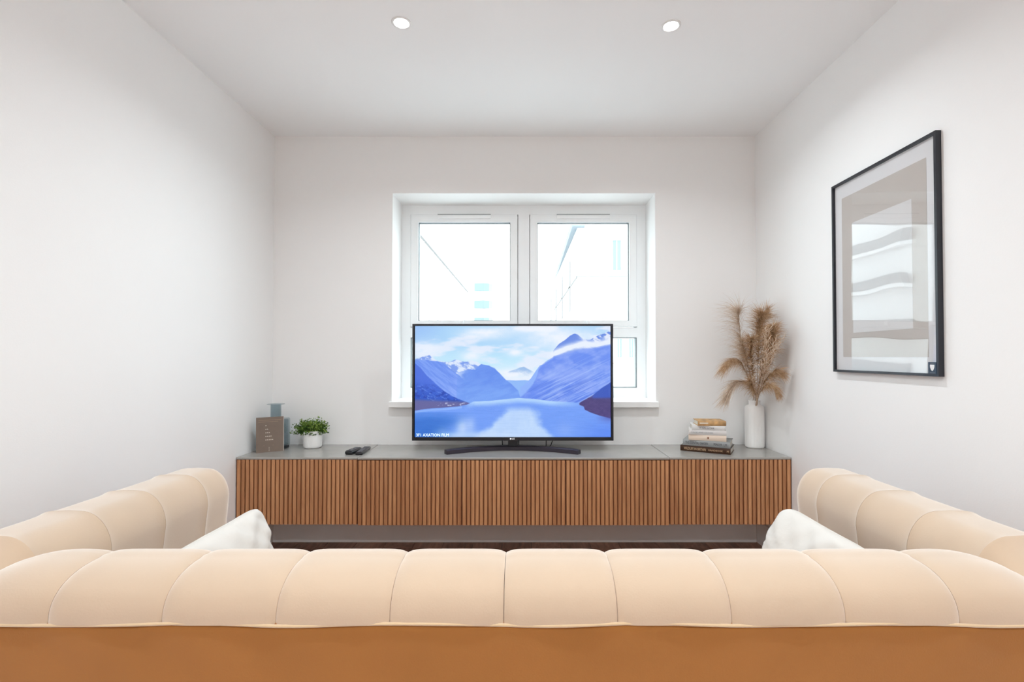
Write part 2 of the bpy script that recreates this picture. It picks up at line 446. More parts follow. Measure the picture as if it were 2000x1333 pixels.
# ------------------------------------------------------------------ wall cabinets
ZT = 0.64
def slat_mesh(w):
    return bx(-w/2, w/2, -.009, 0, 0, .372, bevel=.0015, seg=1)
units = [(-1.647, -.949, 28, 0), (-.949, -.348, 24, -.004), (-.348, .250, 24, -.004), (.250, .848, 24, -.004), (.848, 1.549, 28, 0)]
ulabel = ['leftmost wall-hung slatted wood cabinet, against the left wall',
          'slatted wood wall-hung cabinet under the remotes, second from left',
          'middle slatted wood wall-hung cabinet, under the television',
          'slatted wood wall-hung cabinet between the middle one and the book end, second from right',
          'rightmost wall-hung slatted wood cabinet, under the books and vase']
slat_src = {}
for i, (x0, x1, n, dz) in enumerate(units):
    t = empty('wall_cabinet', (x0, 2.892, .252+dz), label=ulabel[i], cat='cabinet', group='slatted media cabinets along the back wall')
    w = x1-x0
    bm = bmesh.new()
    th = .016
    box(bm, .0006, th, 0, .396, 0, .374-dz); box(bm, w-th, w-.0006, 0, .396, 0, .374-dz)
    box(bm, th, w-th, 0, .396, 0, th); box(bm, th, w-th, 0, .396, .358-dz, .374-dz); box(bm, th, w-th, .386, .396, th, .358-dz)
    obj('body', bm, M_carc, t)
    d = obj('door', bx(.0015, w-.0015, -.014, -.001, .001, .374), M_slatback, t)
    p = (w-.004)/n
    key = n
    if key not in slat_src: slat_src[key] = None
    for j in range(n):
        if slat_src[key] is None:
            o = obj('slat', slat_mesh(p*.74), M_slat, d); slat_src[key] = o
        else:
            o = slat_src[key].copy(); C.objects.link(o); o.parent = d
        o.location = (.002+p*(j+.5), -.0135, .0015)
    # closed side cheek that rounds into the corner
    if i in (0, 4):
        cx = .005 if i == 0 else w-.005
        obj('corner_strip', bx(cx-.0048, cx+.0048, -.0215, -.0145, .001, .374, bevel=.003), M_slatback, d)
# worktop panels
for x0, x1, lab in ((-1.648, -.949, 'dark grey worktop panel on the left cabinet, under the plant'),
                    (-.949, .848, 'long dark grey middle worktop panel under the television'),
                    (.848, 1.550, 'dark grey worktop panel on the right cabinet, under the vase')):
    dz = -.003 if x0 == -.949 else 0
    bm = bx(x0+.0008, x1-.0008, 2.868, 3.289, .6265+dz*.3, .640+dz*.4, bevel=.003, seg=2)
    tag(obj('worktop', bm, M_top), lab, 'worktop', 'grey worktop panels on the cabinets')

# ------------------------------------------------------------------ television
TVX, TVY = -.058, 3.05
tv = empty('television', (TVX, TVY, ZT), label='large flat black television showing a blue fjord, on the worktop in front of window', cat='television')
TW, TB, TT = .616, .066, .781   # half width, bottom, top above worktop
bm = bmesh.new()
ringframe(bm, -TW, TW, TB, TT, .012, -.006, .018, wt=.011, wb=.020)
obj('bezel', bm, M_tvblack, tv)
obj('back_casing', bx(-TW+.004, TW-.004, .018, .035, TB+.004, TT-.004, bevel=.006), M_tvblack, tv)
obj('rear_housing', bx(-.40, .40, .035, .072, TB+.03, .46, bevel=.015), M_tvblack, tv)
# ---- the fjord picture on the screen
GW, GH = 460, 262
xs = (np.arange(GW)+0.0)/(GW-1)*1738+142
ys = (np.arange(GH)+0.0)/(GH-1)*979+83
X, Y = np.meshgrid(xs, ys)
rng = np.random.default_rng(3)
def vnoise(X, Y, sx, sy, seed):
    r = np.random.default_rng(seed); T = r.random((64, 64))
    u = X/sx; v = Y/sy
    i = np.floor(u).astype(int); j = np.floor(v).astype(int)
    fu = u-i; fv = v-j; fu = fu*fu*(3-2*fu); fv = fv*fv*(3-2*fv)
    g = lambda a, b: T[b % 64, a % 64]
    return (g(i, j)*(1-fu)+g(i+1, j)*fu)*(1-fv)+(g(i, j+1)*(1-fu)+g(i+1, j+1)*fu)*fv
def fbm(X, Y, sx, sy, seed, o=5):
    s = 0; a = .5; t = 0
    for k in range(o):
        s = s+a*vnoise(X+k*173, Y+k*91, sx/2**k, sy/2**k, seed+k); t += a; a *= .55
    return s/t
def ss(a, b, v):
    t = np.clip((v-a)/(b-a), 0, 1); return t*t*(3-2*t)
def col(*c): return np.array(c, float)
def mix(A, B, k):
    k = np.clip(k, 0, 1)[..., None]; return A*(1-k)+B*k
def top_line(pts, rough=0, seed=1):
    px = [p[0] for p in pts]; py = [p[1] for p in pts]
    y = np.interp(X, px, py)
    if rough: y = y+(fbm(X, X*0+9, 60, 60, seed)-.5)*rough
    return y
# sky
img = np.ones(X.shape+(3,))*col(168, 212, 248)
img = mix(img, np.ones_like(img)*col(196, 236, 252), ss(200, 420, Y)*.8)
img = mix(img, np.ones_like(img)*col(150, 190, 246), ss(500, 142, X)*ss(330, 83, Y)*.8)
cl = fbm(X+Y*.35, Y, 330, 95, 11)
img = mix(img, np.ones_like(img)*col(228, 236, 252), ss(.48, .66, cl)*.9)
cl2 = np.exp(-((X-760)/190)**2-((Y-150)/48)**2)+np.exp(-((X-640)/90)**2-((Y-350)/45)**2)+np.exp(-((X-1040)/70)**2-((Y-318)/30)**2)+np.exp(-((X-1450)/330)**2-((Y-200)/90)**2)+np.exp(-((X-1180)/300)**2-((Y-110)/40)**2)*.7+np.exp(-((X-1010)/230)**2-((Y-500)/60)**2)+np.exp(-((X-250)/120)**2-((Y-290)/70)**2)*.6
img = mix(img, np.ones_like(img)*col(236, 243, 254), cl2*(.55+.9*fbm(X, Y, 90, 50, 21))*1.05)
# far peak in cloud
yk = np.interp(X, [142, 985, 1030, 1075, 1110, 1150, 1195, 1880], [999, 478, 466, 448, 440, 462, 486, 999])
d_ = ss(-2, 6, Y-yk)*ss(525, 470, Y-abs(X-1110)*-.12+(fbm(X, Y, 40, 18, 5)-.5)*50)*.8
img = mix(img, np.ones_like(img)*col(138, 178, 230), d_)
# snow peaks left-centre
yt = top_line([(142, 372), (210, 350), (270, 338), (340, 385), (430, 400), (500, 375), (560, 392), (600, 398), (650, 383), (700, 400), (740, 430), (900, 600), (1880, 900)], 24, 3)
m_ = ss(0, 8, Y-yt)*(X < 900)
sn = fbm(X+Y*.5, Y-X*.3, 60, 34, 31)
c_ = mix(np.ones_like(img)*col(120, 156, 236), np.ones_like(img)*col(222, 234, 254), ss(.42, .60, sn))
img = mix(img, c_, m_)
# valley haze
yt = top_line([(142, 700), (900, 560), (960, 556), (1040, 560), (1120, 556), (1400, 600), (1880, 700)])
img = mix(img, np.ones_like(img)*col(140, 184, 248), ss(0, 8, Y-yt))
# mountain A
yt = top_line([(142, 385), (260, 380), (340, 390), (420, 422), (470, 468), (540, 520), (620, 600), (700, 690), (720, 712), (1880, 900)], 10, 7)
tx = fbm(X+Y*.9, Y-X*.8, 130, 16, 41)
c_ = mix(np.ones_like(img)*col(98, 140, 238), np.ones_like(img)*col(138, 172, 250), ss(.3, .7, tx)*.6+ss(500, 720, Y)*.5)
img = mix(img, c_, ss(0, 6, Y-yt))
# mountain B
yt = top_line([(142, 900), (500, 900), (520, 492), (560, 478), (620, 465), (680, 466), (692, 448), (730, 418), (800, 428), (850, 452), (900, 502), (950, 556), (1000, 592), (1060, 652), (1078, 712), (1880, 950)], 8, 9)
tx = fbm(X-Y*.5, Y+X*.3, 120, 30, 51)
c_ = mix(np.ones_like(img)*col(92, 138, 236), np.ones_like(img)*col(118, 164, 246), ss(.3, .7, tx)*.4+ss(520, 720, Y)*.7)
fade = ss(505, 640, X+(Y-480)*.3)
img = mix(img, c_, ss(0, 6, Y-yt)*np.where(X < 690, .25+.75*fade, 1))
# right distant ridge
yt = top_line([(142, 1100), (1076, 712), (1078, 620), (1110, 600), (1170, 545), (1220, 470), (1250, 430), (1880, 200)])
img = mix(img, np.ones_like(img)*col(140, 178, 250), ss(0, 5, Y-yt)*(X > 1074))
# upper right peak above the cloud band
yt = top_line([(142, 1100), (1365, 1100), (1370, 300), (1420, 238), (1470, 205), (1520, 165), (1560, 150), (1590, 158), (1640, 198), (1700, 200), (1760, 170), (1820, 150), (1880, 120)], 12, 13)
sn = fbm(X+Y*.6, Y-X*.5, 70, 22, 61)
c_ = mix(np.ones_like(img)*col(98, 136, 226), np.ones_like(img)*col(226, 234, 252), ss(.45, .62, sn)*ss(1560, 1700, X))
img = mix(img, c_, ss(0, 5, Y-yt)*(X > 1367))
# cloud band
yb = np.interp(X, [1300, 1370, 1500, 1640, 1760, 1880], [330, 312, 262, 222, 232, 205])
band = np.exp(-((Y-yb-18)/34)**2)*ss(1290, 1400, X)
img = mix(img, np.ones_like(img)*col(232, 240, 254), band*1.25*(.7+.6*fbm(X, Y, 60, 24, 65)))
# main right mountain
yt = top_line([(142, 1100), (1068, 1100), (1070, 712), (1100, 690), (1150, 640), (1190, 590), (1225, 520), (1236, 470), (1252, 440), (1300, 395), (1380, 345), (1500, 305), (1640, 275), (1760, 262), (1880, 236)], 9, 17)
st = fbm(X+Y*1.1, Y+X*.48, 190, 11, 71, 4)
sf = ss(.50, .68, st)*ss(0, 260, Y-yt+ss(1300, 1700, X)*60-40)
c_ = mix(np.ones_like(img)*col(98, 138, 240), np.ones_like(img)*col(134, 164, 246), ss(.35, .65, fbm(X, Y, 160, 90, 81)))
c_ = mix(c_, np.ones_like(img)*col(76, 116, 226), ss(.48, .3, st)*ss(480, 650, Y)*.8)
sf2 = ss(.5, .66, fbm(X+Y*1.1, Y+X*.48, 60, 9, 77, 4))*ss(1150, 1400, X)*ss(380, 560, Y)
c_ = mix(c_, np.ones_like(img)*col(180, 204, 252), sf*.34+sf2*.34)
k_ = ss(0, 26, Y-yt)*.6+ss(0, 6, Y-yt)*.4
img = mix(img, c_, k_*(X > 1069))
img = mix(img, np.ones_like(img)*col(228, 238, 254), np.exp(-((Y-(yt-6))/12)**2)*ss(1560, 1640, X)*.5)
# left front mountain
yt = top_line([(142, 412), (190, 450), (250, 520), (330, 592), (400, 652), (480, 702), (560, 735), (640, 762), (655, 775), (656, 1100), (1880, 1100)], 9, 19)
n1 = fbm(X, Y, 26, 14, 91)
c_ = mix(np.ones_like(img)*col(66, 108, 222), np.ones_like(img)*col(28, 84, 200), ss(520, 700, Y-(X-142)*.25))
c_ = mix(c_, np.ones_like(img)*col(16, 62, 172), ss(.5, .65, n1)*ss(560, 680, Y)*.8)
c_ = mix(c_, np.ones_like(img)*col(140, 172, 246), ss(.6, .72, fbm(X+Y, Y-X*.6, 30, 10, 93))*ss(560, 640, Y)*.5)
c_ = mix(c_, np.ones_like(img)*col(96, 98, 158), ss(715, 750, Y-(X-142)*.04))
c_ = mix(c_, np.ones_like(img)*col(206, 214, 240), ss(.58, .68, fbm(X, Y, 22, 9, 97))*ss(745, 775, Y)*ss(300, 400, X)*.9)
img = mix(img, c_, ss(0, 5, Y-yt)*(X < 657))
# water
yw = np.interp(X, [142, 200, 300, 420, 520, 600, 660, 800, 1060, 1200, 1330, 1600, 1650, 1880], [828, 818, 806, 800, 790, 776, 748, 742, 716, 724, 742, 758, 775, 800])
w = np.ones_like(img)*col(112, 158, 248)
w = mix(w, np.ones_like(img)*col(178, 214, 254), ss(60, 0, Y-yw-5)*ss(560, 700, X)*ss(1700, 1300, X))
w = mix(w, np.ones_like(img)*col(128, 182, 250), ss(1000, 600, X)*ss(980, 1060, Y)*.6)
cxl = np.interp(Y, [760, 800, 900, 980, 1062], [990, 970, 880, 800, 700])
cxr = np.interp(Y, [760, 800, 900, 980, 1062], [1160, 1190, 1240, 1280, 1370])
wb = (fbm(X, Y, 90, 60, 131)-.5)*90
vv_ = ss(-50, 50, X-cxl+wb)*ss(50, -50, X-cxr-wb)*ss(770, 850, Y)
w = mix(w, np.ones_like(img)*col(196, 222, 254), vv_*(.75+.25*fbm(X, Y, 60, 120, 101)))
for cx_, cy_, sx_, sy_, a_ in ((560, 975, 60, 80, .75), (640, 960, 40, 70, .4), (360, 1010, 60, 45, .6), (480, 1050, 160, 30, .6), (700, 1045, 120, 30, .5), (900, 1050, 200, 40, .4)):
    w = mix(w, np.ones_like(img)*col(206, 226, 254), a_*np.exp(-((X-cx_)/sx_)**2-((Y-cy_)/sy_)**2))
w = mix(w, np.ones_like(img)*col(34, 104, 200), ss(520, 150, X+(Y-1062)*.9)*ss(850, 930, Y)*1.0)
w = mix(w, np.ones_like(img)*col(62, 124, 222), ss(700, 300, X+(Y-880)*1.6)*ss(835, 850, Y)*.6)
w = mix(w, np.ones_like(img)*col(86, 134, 244), ss(1500, 1880, X)*ss(850, 1060, Y)*.8)
w = mix(w, np.ones_like(img)*col(150, 182, 250), np.exp(-((X-1470)/70)**2-((Y-1000)/60)**2)*.4)
w = mix(w, np.ones_like(img)*col(150, 190, 250), np.exp(-((Y-(yw+16))/9)**2)*(X < 560)*.7)
w = w+(fbm(X, Y, 90, 5, 111)-.5)[..., None]*14
img = mix(img, w, ss(0, 4, Y-yw))
# right dark headland
yt = top_line([(142, 1100), (1598, 1100), (1600, 762), (1660, 725), (1720, 690), (1800, 628), (1880, 575)], 10, 23)
yb2 = np.interp(X, [1600, 1640, 1650, 1700, 1780, 1880], [775, 790, 818, 842, 870, 895])
c_ = mix(np.ones_like(img)*col(84, 70, 132), np.ones_like(img)*col(60, 52, 112), fbm(X, Y, 30, 18, 121))
c_ = mix(c_, np.ones_like(img)*col(44, 84, 190), ss(15, -15, Y-(720-(X-1720)*.02))*ss(1690, 1740, X))
c_ = mix(c_, np.ones_like(img)*col(150, 158, 214), ss(.6, .75, fbm(X, Y, 20, 10, 123))*ss(740, 700, Y)*ss(1760, 1640, X))
img = mix(img, c_, ss(0, 5, Y-yt)*ss(6, 0, Y-yb2)*(X > 1599))
img = mix(img, np.ones_like(img)*col(70, 66, 150), ss(1720, 1880, X)*ss(960, 880, Y)*ss(870, 890, Y)*.5)
# screen's own dim left and bottom rows
img = np.clip(img, 0, 255)/255
lin = np.where(img <= .04045, img/12.92, ((img+.055)/1.055)**2.4)
SX0, SX1, SZ0, SZ1 = -.600, .600, .087, .768
gx = np.linspace(SX0, SX1, GW); gz = np.linspace(SZ1, SZ0, GH)
GX, GZ = np.meshgrid(gx, gz)
co = np.stack([GX.ravel(), np.full(GX.size, -.002), GZ.ravel()], 1)
idx = np.arange(GW*GH).reshape(GH, GW)
faces = np.stack([idx[1:, :-1].ravel(), idx[1:, 1:].ravel(), idx[:-1, 1:].ravel(), idx[:-1, :-1].ravel()], 1)
me = bpy.data.meshes.new('screen')
me.vertices.add(len(co)); me.vertices.foreach_set('co', co.ravel())
me.loops.add(faces.size); me.loops.foreach_set('vertex_index', faces.ravel())
me.polygons.add(len(faces)); me.polygons.foreach_set('loop_start', np.arange(0, faces.size, 4)); me.polygons.foreach_set('loop_total', np.full(len(faces), 4))
me.update(calc_edges=True)
ca = me.color_attributes.new('fjord', 'FLOAT_COLOR', 'POINT')
rgba = np.ones((len(co), 4), np.float32); rgba[:, :3] = lin.reshape(-1, 3)
ca.data.foreach_set('color', rgba.ravel())
m = bpy.data.materials.new('screen_picture'); m.use_nodes = True
nt = m.node_tree; p = nt.nodes['Principled BSDF']
p.inputs['Base Color'].default_value = (.01, .01, .012, 1); p.inputs['Roughness'].default_value = .25
at = nt.nodes.new('ShaderNodeAttribute'); at.attribute_name = 'fjord'
nt.links.new(at.outputs['Color'], p.inputs['Emission Color']); p.inputs['Emission Strength'].default_value = .97/2**EXPOSURE
me.materials.append(m)
so = bpy.data.objects.new('screen', me); C.objects.link(so); so.parent = tv
M_cap = mat('caption_glow', (0.8, .8, .8), .5, emis=srgb(190, 222, 255), estr=1)
RX = Matrix.Rotation(R(90), 4, 'X')
text_mesh('caption', '3F1 AXATION FILM', .025, M_cap, so, Matrix.Translation((-.592, -.0026, .099)) @ RX, align='LEFT', sx=.95)
M_logo = mat('logo_silver', (.75, .75, .78), .3, emis=(.7, .7, .75), estr=.5)
text_mesh('logo', 'LG', .014, M_logo, tv, Matrix.Translation((0.003, -.0065, .0775)) @ RX)
tvl = bx(-.007, -.004, -.0068, -.006, .0735, .0815)
obj('logo_disc', (lambda b_: (lathe(b_, [(0, 0), (.005, 0), (.005, .0006), (0, .0006)], n=20, cap=False), bmesh.ops.transform(b_, matrix=Matrix.Translation((-.013, -.006, .0775)) @ Matrix.Rotation(R(90), 4, 'X'), verts=b_.verts), b_)[2])(bmesh.new()), M_logo, tv)
tvl.free()
# crescent foot
bm = bmesh.new()
N = 36; rings = []
for i in range(N+1):
    t = i/N*2-1
    xx = t*.398
    yc = .050-.135*(abs(t)**1.9)     # relative to TVY, centre line
    hw = .021
    dyx = -.135*1.9*(abs(t)**.9)*(1 if t > 0 else -1)/.398
    nrm = Vector((-dyx, 1, 0)).normalized()
    c = Vector((xx, yc, 0))
    prof = [(-hw, 0), (-hw*.95, .022), (-hw*.6, .0275), (hw*.6, .0275), (hw, .020), (hw, 0)]
    sc_ = 1 if abs(t) < .98 else .9
    rings.append([bm.verts.new(c+nrm*(a*sc_)+Vector((0, 0, h*sc_))) for a, h in prof])
for a, b_ in zip(rings, rings[1:]):
    for k in range(len(a)):
        bm.faces.new((a[k], a[(k+1) % len(a)], b_[(k+1) % len(a)], b_[k]))
bm.faces.new(rings[0]); bm.faces.new(rings[-1][::-1])
obj('stand_foot', bm, M_stand, tv, auto=35)
obj('stand_neck', bx(-.029, .031, .022, .050, .026, .10, bevel=.004), M_tvblack, tv)
for x0, x1, ya in ((-.172, -.178, .06), (-.070, -.062, .06), (.037, .036, .06), (.208, .207, .06), (.262, .222, .06)):
    bm = bmesh.new()
    tube(bm, [(x1, ya+.02, .0030), (x1+(x0-x1)*.4, ya, .03), (x0, ya-.005, .10)], .0028, 6)
    if x0 == -.172: bm.free(); continue
    obj('cable', bm, M_cable, tv, smooth=True)

# ------------------------------------------------------------------ framed picture on right wall
FX = 1.533
pf = empty('framed_picture', (XR, 2.137, 1.146), label='black-framed pale abstract print behind glazing, hung on the right wall', cat='picture')
# local: x = -depth from wall, y along wall, z up
L0, L1, H_ = -.310, .310, .914
bm = bmesh.new(); w = .0105
for a in ((L0, L0+w, 0, H_), (L1-w, L1, 0, H_), (L0+w, L1-w, 0, w), (L0+w, L1-w, H_-w, H_)):
    box(bm, -.022, -.001, a[0], a[1], a[2], a[3])
obj('frame', bm, M_black, pf)
obj('mount', bx(-.0095, -.002, L0+w, L1-w, w, H_-w), M_mount, pf)
obj('print', bx(-.0102, -.0096, 1.885-2.137, 2.387-2.137, .072, .836), M_print, pf)
obj('print_block', bx(-.0108, -.0103, 1.958-2.137, 2.312-2.137, .185, .700), M_print2, pf)
obj('glazing', bx(-.0165, -.0150, L0+w, L1-w, w, H_-w), M_acryl, pf)
stk = obj('sticker', bx(-.0230, -.0167, L0+.0085, L0+.046, .010, .053), M_navy, pf)
bm = bmesh.new()
sh = [(-.010, .012), (.010, .012), (.0095, .002), (.005, -.008), (0, -.012), (-.005, -.008), (-.0095, .002)]
f1 = [bm.verts.new((-.0236, L0+.027+a, .032+b_)) for a, b_ in sh]; f2 = [bm.verts.new((-.0231, L0+.027+a, .032+b_)) for a, b_ in sh]
bm.faces.new(f1); bm.faces.new(f2[::-1])
for k in range(7): bm.faces.new((f1[k], f2[k], f2[(k+1) % 7], f1[(k+1) % 7]))
obj('shield_emblem', bm, M_white, stk)
obj('small_print', bx(-.0234, -.0231, L0+.015, L0+.039, .0125, .0145), M_btn, stk)
obj('small_print', bx(-.0234, -.0231, L0+.017, L0+.037, .0480, .0498), M_btn, stk)

# ------------------------------------------------------------------ sofa
SXC = -.035; HB = 1.075; PIT = .215
sofa = empty('sofa', (SXC, 1.42, 0), label='peach cream velvet sofa with channel-tufted back and arms, seen from behind', cat='sofa')
OFF = Vector((SXC, 1.42, 0))
def lobe_mesh(origin_fn, profile, a0, a1, na, inset, p_=5.0, endfn=None):
    """sweep profile (list of (d, z, nd, nz)) along a; channel bulge across a"""
    bm = bmesh.new(); rings = []
    for i in range(na+1):
        t = i/na
        # cosine spacing packs rows near the seams
        t = .5-.5*math.cos(PI*t)
        a = a0+(a1-a0)*t
        e = inset*abs(2*t-1)**p_
        ring = []
        for (d, z, nd, nz) in profile:
            dd, zz = d-nd*e, z-nz*e
            if endfn: dd, zz, aa = endfn(a, dd, zz)
            else: aa = a
            ring.append(bm.verts.new(origin_fn(aa, dd, zz)-OFF))
        rings.append(ring)
    for r0, r1 in zip(rings, rings[1:]):
        for k in range(len(r0)-1):
            bm.faces.new((r0[k], r0[k+1], r1[k+1], r1[k]))
    bm.faces.new(rings[0]); bm.faces.new(rings[-1][::-1])
    return bm
def make_profile(d_out, d_crest0, d_crest1, d_in, z_seam, z_top, z_in, z_bot):
    pts = []
    n = 14
    for i in range(n+1):          # outer quarter
        th = PI*(1-.5*i/n)
        ex = .85
        cx_ = math.copysign(abs(math.cos(th))**ex, math.cos(th)); sx_ = abs(math.sin(th))**ex
        pts.append((d_crest0+(d_crest0-d_out)*cx_, z_seam+(z_top-z_seam)*sx_))
    pts.append(((d_crest0+d_crest1)/2, z_top+.0015))
    for i in range(n+1):
        th = PI*.5*(1-i/n)
        pts.append((d_crest1+(d_in-d_crest1)*math.cos(th), z_in+(z_top-z_in)*math.sin(th)))
    for k in range(1, 9):
        pts.append((d_in+.012*math.sin(PI*k/8), z_in+(z_bot-z_in)*k/8))
    out = []
    for i, (d, z) in enumerate(pts):
        a = pts[max(i-1, 0)]; b_ = pts[min(i+1, len(pts)-1)]
        tx, tz = b_[0]-a[0], b_[1]-a[1]; l = math.hypot(tx, tz) or 1
        out.append((d, z, -tz/l, tx/l))
    return out
PB = make_profile(.938, 1.055, 1.075, 1.150, .716, .802, .715, .40)
def end_round(a, d, z):
    r = abs(a)
    if r > .93:
        s = min((r-.93)/.262, 1)
        k = math.sqrt(max(1-s*s, 0))
        z = .50+(z-.50)*(.25+.75*k) if z > .5 else z
        d = 1.045+(d-1.045)*(.55+.45*k)
    return d, z, a
fo = lambda a, d, z: Vector((SXC+a, d, z))
seams = [-1.185]+[-.86+PIT*i for i in range(9)]+[1.185]
for i in range(10):
    a0, a1 = seams[i], seams[i+1]
    bm = lobe_mesh(fo, PB, a0+.0005, a1-.0005, 26 if i in (0, 9) else 22, .0075, 9, end_round if i in (0, 9) else None)
    obj('back_channel', bm, M_velvet, sofa, auto=60)
# arms
def arm(sgn):
    PA = make_profile(1.285, 1.215, 1.150, 1.068, .72, .802, .70, .40)
    # distance is measured outward; flip so inside faces the seat
    fa = lambda a, d, z: Vector((SXC+sgn*d, a, z))
    ed = [1.142, 1.338, 1.540, 1.745, 1.912]
    def er(a, d, z):
        if a > 1.86:
            s = (a-1.86)/.052
            k = math.sqrt(max(1-min(s, 1)**2, 0))
            z = z-(.045*(1-k) if z > .5 else 0)
            d = 1.175+(d-1.175)*(.62+.38*k)
        return d, z, a
    for i in range(4):
        bm = lobe_mesh(fa, PA, ed[i]+.0005, ed[i+1]-.0005, 22, .0045, 6, er if i == 3 else None)
        obj('arm_channel', bm, M_velvet, sofa, auto=60)
    bm = lobe_mesh(fa, PA, .962, 1.1415, 18, .008, 5)
    # corner filler behind the back roll, kept below its crest
    for v in bm.verts:
        if v.co.y+1.42 < 1.14: v.co.z -= max(0, (1.14-(v.co.y+1.42)))*.55 if v.co.z > .5 else 0
    obj('corner_channel', bm, M_velvet, sofa, auto=60)
    x0, x1 = sorted((sgn*1.165, sgn*1.282))
    bm = bx(x0, x1, .985-1.42, 1.90-1.42, .12, .722, bevel=.02, seg=3)
    obj('arm_panel', bm, M_velvet_shade, sofa, auto=50)
arm(-1); arm(1)
# outer back panel, tapering below the roll
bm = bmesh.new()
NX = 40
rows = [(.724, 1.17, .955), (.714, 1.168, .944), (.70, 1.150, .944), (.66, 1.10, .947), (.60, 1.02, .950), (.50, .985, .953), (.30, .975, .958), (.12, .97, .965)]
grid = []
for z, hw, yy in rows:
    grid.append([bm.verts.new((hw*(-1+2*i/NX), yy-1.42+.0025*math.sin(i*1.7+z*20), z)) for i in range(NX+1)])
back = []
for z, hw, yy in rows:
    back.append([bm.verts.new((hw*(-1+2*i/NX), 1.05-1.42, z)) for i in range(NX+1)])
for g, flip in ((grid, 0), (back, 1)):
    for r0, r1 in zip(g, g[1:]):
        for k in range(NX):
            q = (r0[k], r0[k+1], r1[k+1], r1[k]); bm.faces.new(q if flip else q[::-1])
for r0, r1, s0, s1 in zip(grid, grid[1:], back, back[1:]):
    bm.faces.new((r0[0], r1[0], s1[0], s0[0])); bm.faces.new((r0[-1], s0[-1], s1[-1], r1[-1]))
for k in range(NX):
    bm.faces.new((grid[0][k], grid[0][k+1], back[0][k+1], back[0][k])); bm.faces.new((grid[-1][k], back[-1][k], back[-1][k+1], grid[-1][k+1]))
obj('back_panel', bm, M_velvet_shade, sofa, auto=50)
bm = bmesh.new()
tube(bm, [(-1.16+2.32*i/60, .9405-1.42+.0015*math.sin(i*.9), .7165+.0022*math.sin(i*.55)) for i in range(61)], .0032, 8)
obj('piping', bm, M_pipe, sofa, smooth=True)
for s in (-1, 1):
    x0, x1 = sorted((s*.004, s*1.060))
    obj('seat_cushion', bx(x0, x1, 1.155-1.42, 1.93-1.42, .27, .43, bevel=.035, seg=4), M_velvet, sofa, auto=60)
obj('base_frame', bx(-1.15, 1.15, .98-1.42, 1.90-1.42, .12, .27, bevel=.015), M_velvet_shade, sofa)
for sx_ in (-1, 1):
    for yy in (1.05, 1.84):
        bm = bmesh.new(); lathe(bm, [(.014, .0), (.018, .02), (.026, .122)], sx_*1.02, yy-1.42, 16)
        obj('leg', bm, M_leg, sofa, smooth=True)

# ------------------------------------------------------------------ cushions
def cushion(name, label, loc, rot, W, Hh, T, seed, m=M_cushion):
    """pillow in local x (width) z (height) plane, thickness along y"""
    n = 34
    bm = bmesh.new()
    r = random.Random(seed)
    ph = [r.uniform(0, 6) for _ in range(8)]
    def P(u, v, s):
        # u,v in -1..1
        edge = (1-abs(u)**2.6)*(1-abs(v)**2.6)
        th = T/2*max(edge, 0)**.42
        pin = 1-.03*(1-abs(v)**2)*abs(u)**3-.09*abs(v)**7
        pin2 = 1-.03*(1-abs(u)**2)*abs(v)**3-.09*abs(u)**7
        wr = .006*math.sin(4*u+2*v+ph[0])+.0065*math.sin(8*u-10*v+ph[2]+2*math.sin(3*u))*max(0, .35+u*v)+.0035*math.sin(17*v+13*u+ph[3]+1.5*math.sin(5*v))
        # radiating corner creases
        cr = .006*math.sin(9*math.atan2(1.1-v*s, 1.1-u)+ph[4])*max(0, u)*max(0, v)
        th2 = th+(wr+cr)*min(1, th/(T*.3))
        return Vector((u*W/2*pin, s*th2, v*Hh/2*pin2))
    g = {}
    for s in (1, -1):
        for i in range(n+1):
            for j in range(n+1):
                u = math.sin((-1+2*i/n)*PI/2*.995)/math.sin(PI/2*.995); v = math.sin((-1+2*j/n)*PI/2*.995)/math.sin(PI/2*.995)
                if s == -1 and (i in (0, n) or j in (0, n)):
                    g[(s, i, j)] = g[(1, i, j)]
                else: g[(s, i, j)] = bm.verts.new(P(u, v, s))
    for s in (1, -1):
        for i in range(n):
            for j in range(n):
                q = [g[(s, i, j)], g[(s, i+1, j)], g[(s, i+1, j+1)], g[(s, i, j+1)]]
                if len(set(q)) > 2: bm.faces.new(q if s == -1 else q[::-1])
    t = empty(name, loc, label=label, cat='cushion', group='cream scatter cushions on the sofa')
    t.rotation_euler = rot
    obj('cover', bm, m, t, smooth=True)
    bm = bmesh.new()
    loop = []
    for k in range(121):
        a = k/120*4; sd = int(a) % 4; f = (a-int(a))*2-1
        u, v = [(f, -1), (1, f), (-f, 1), (-1, -f)][sd]
        loop.append(P(u, v, 1))
    tube(bm, loop, .0022, 6)
    obj('seam', bm, m, t, smooth=True)
    return t
cushion('cushion', 'cream cotton cushion leaning on the left arm of the sofa', (-.872, 1.490, .560), (R(-12), 0, R(90)), .46, .31, .13, 1)
cushion('cushion', 'cream cotton cushion leaning on the right arm of the sofa', (.850, 1.490, .563), (R(-22), 0, R(-90)), .46, .32, .13, 5)

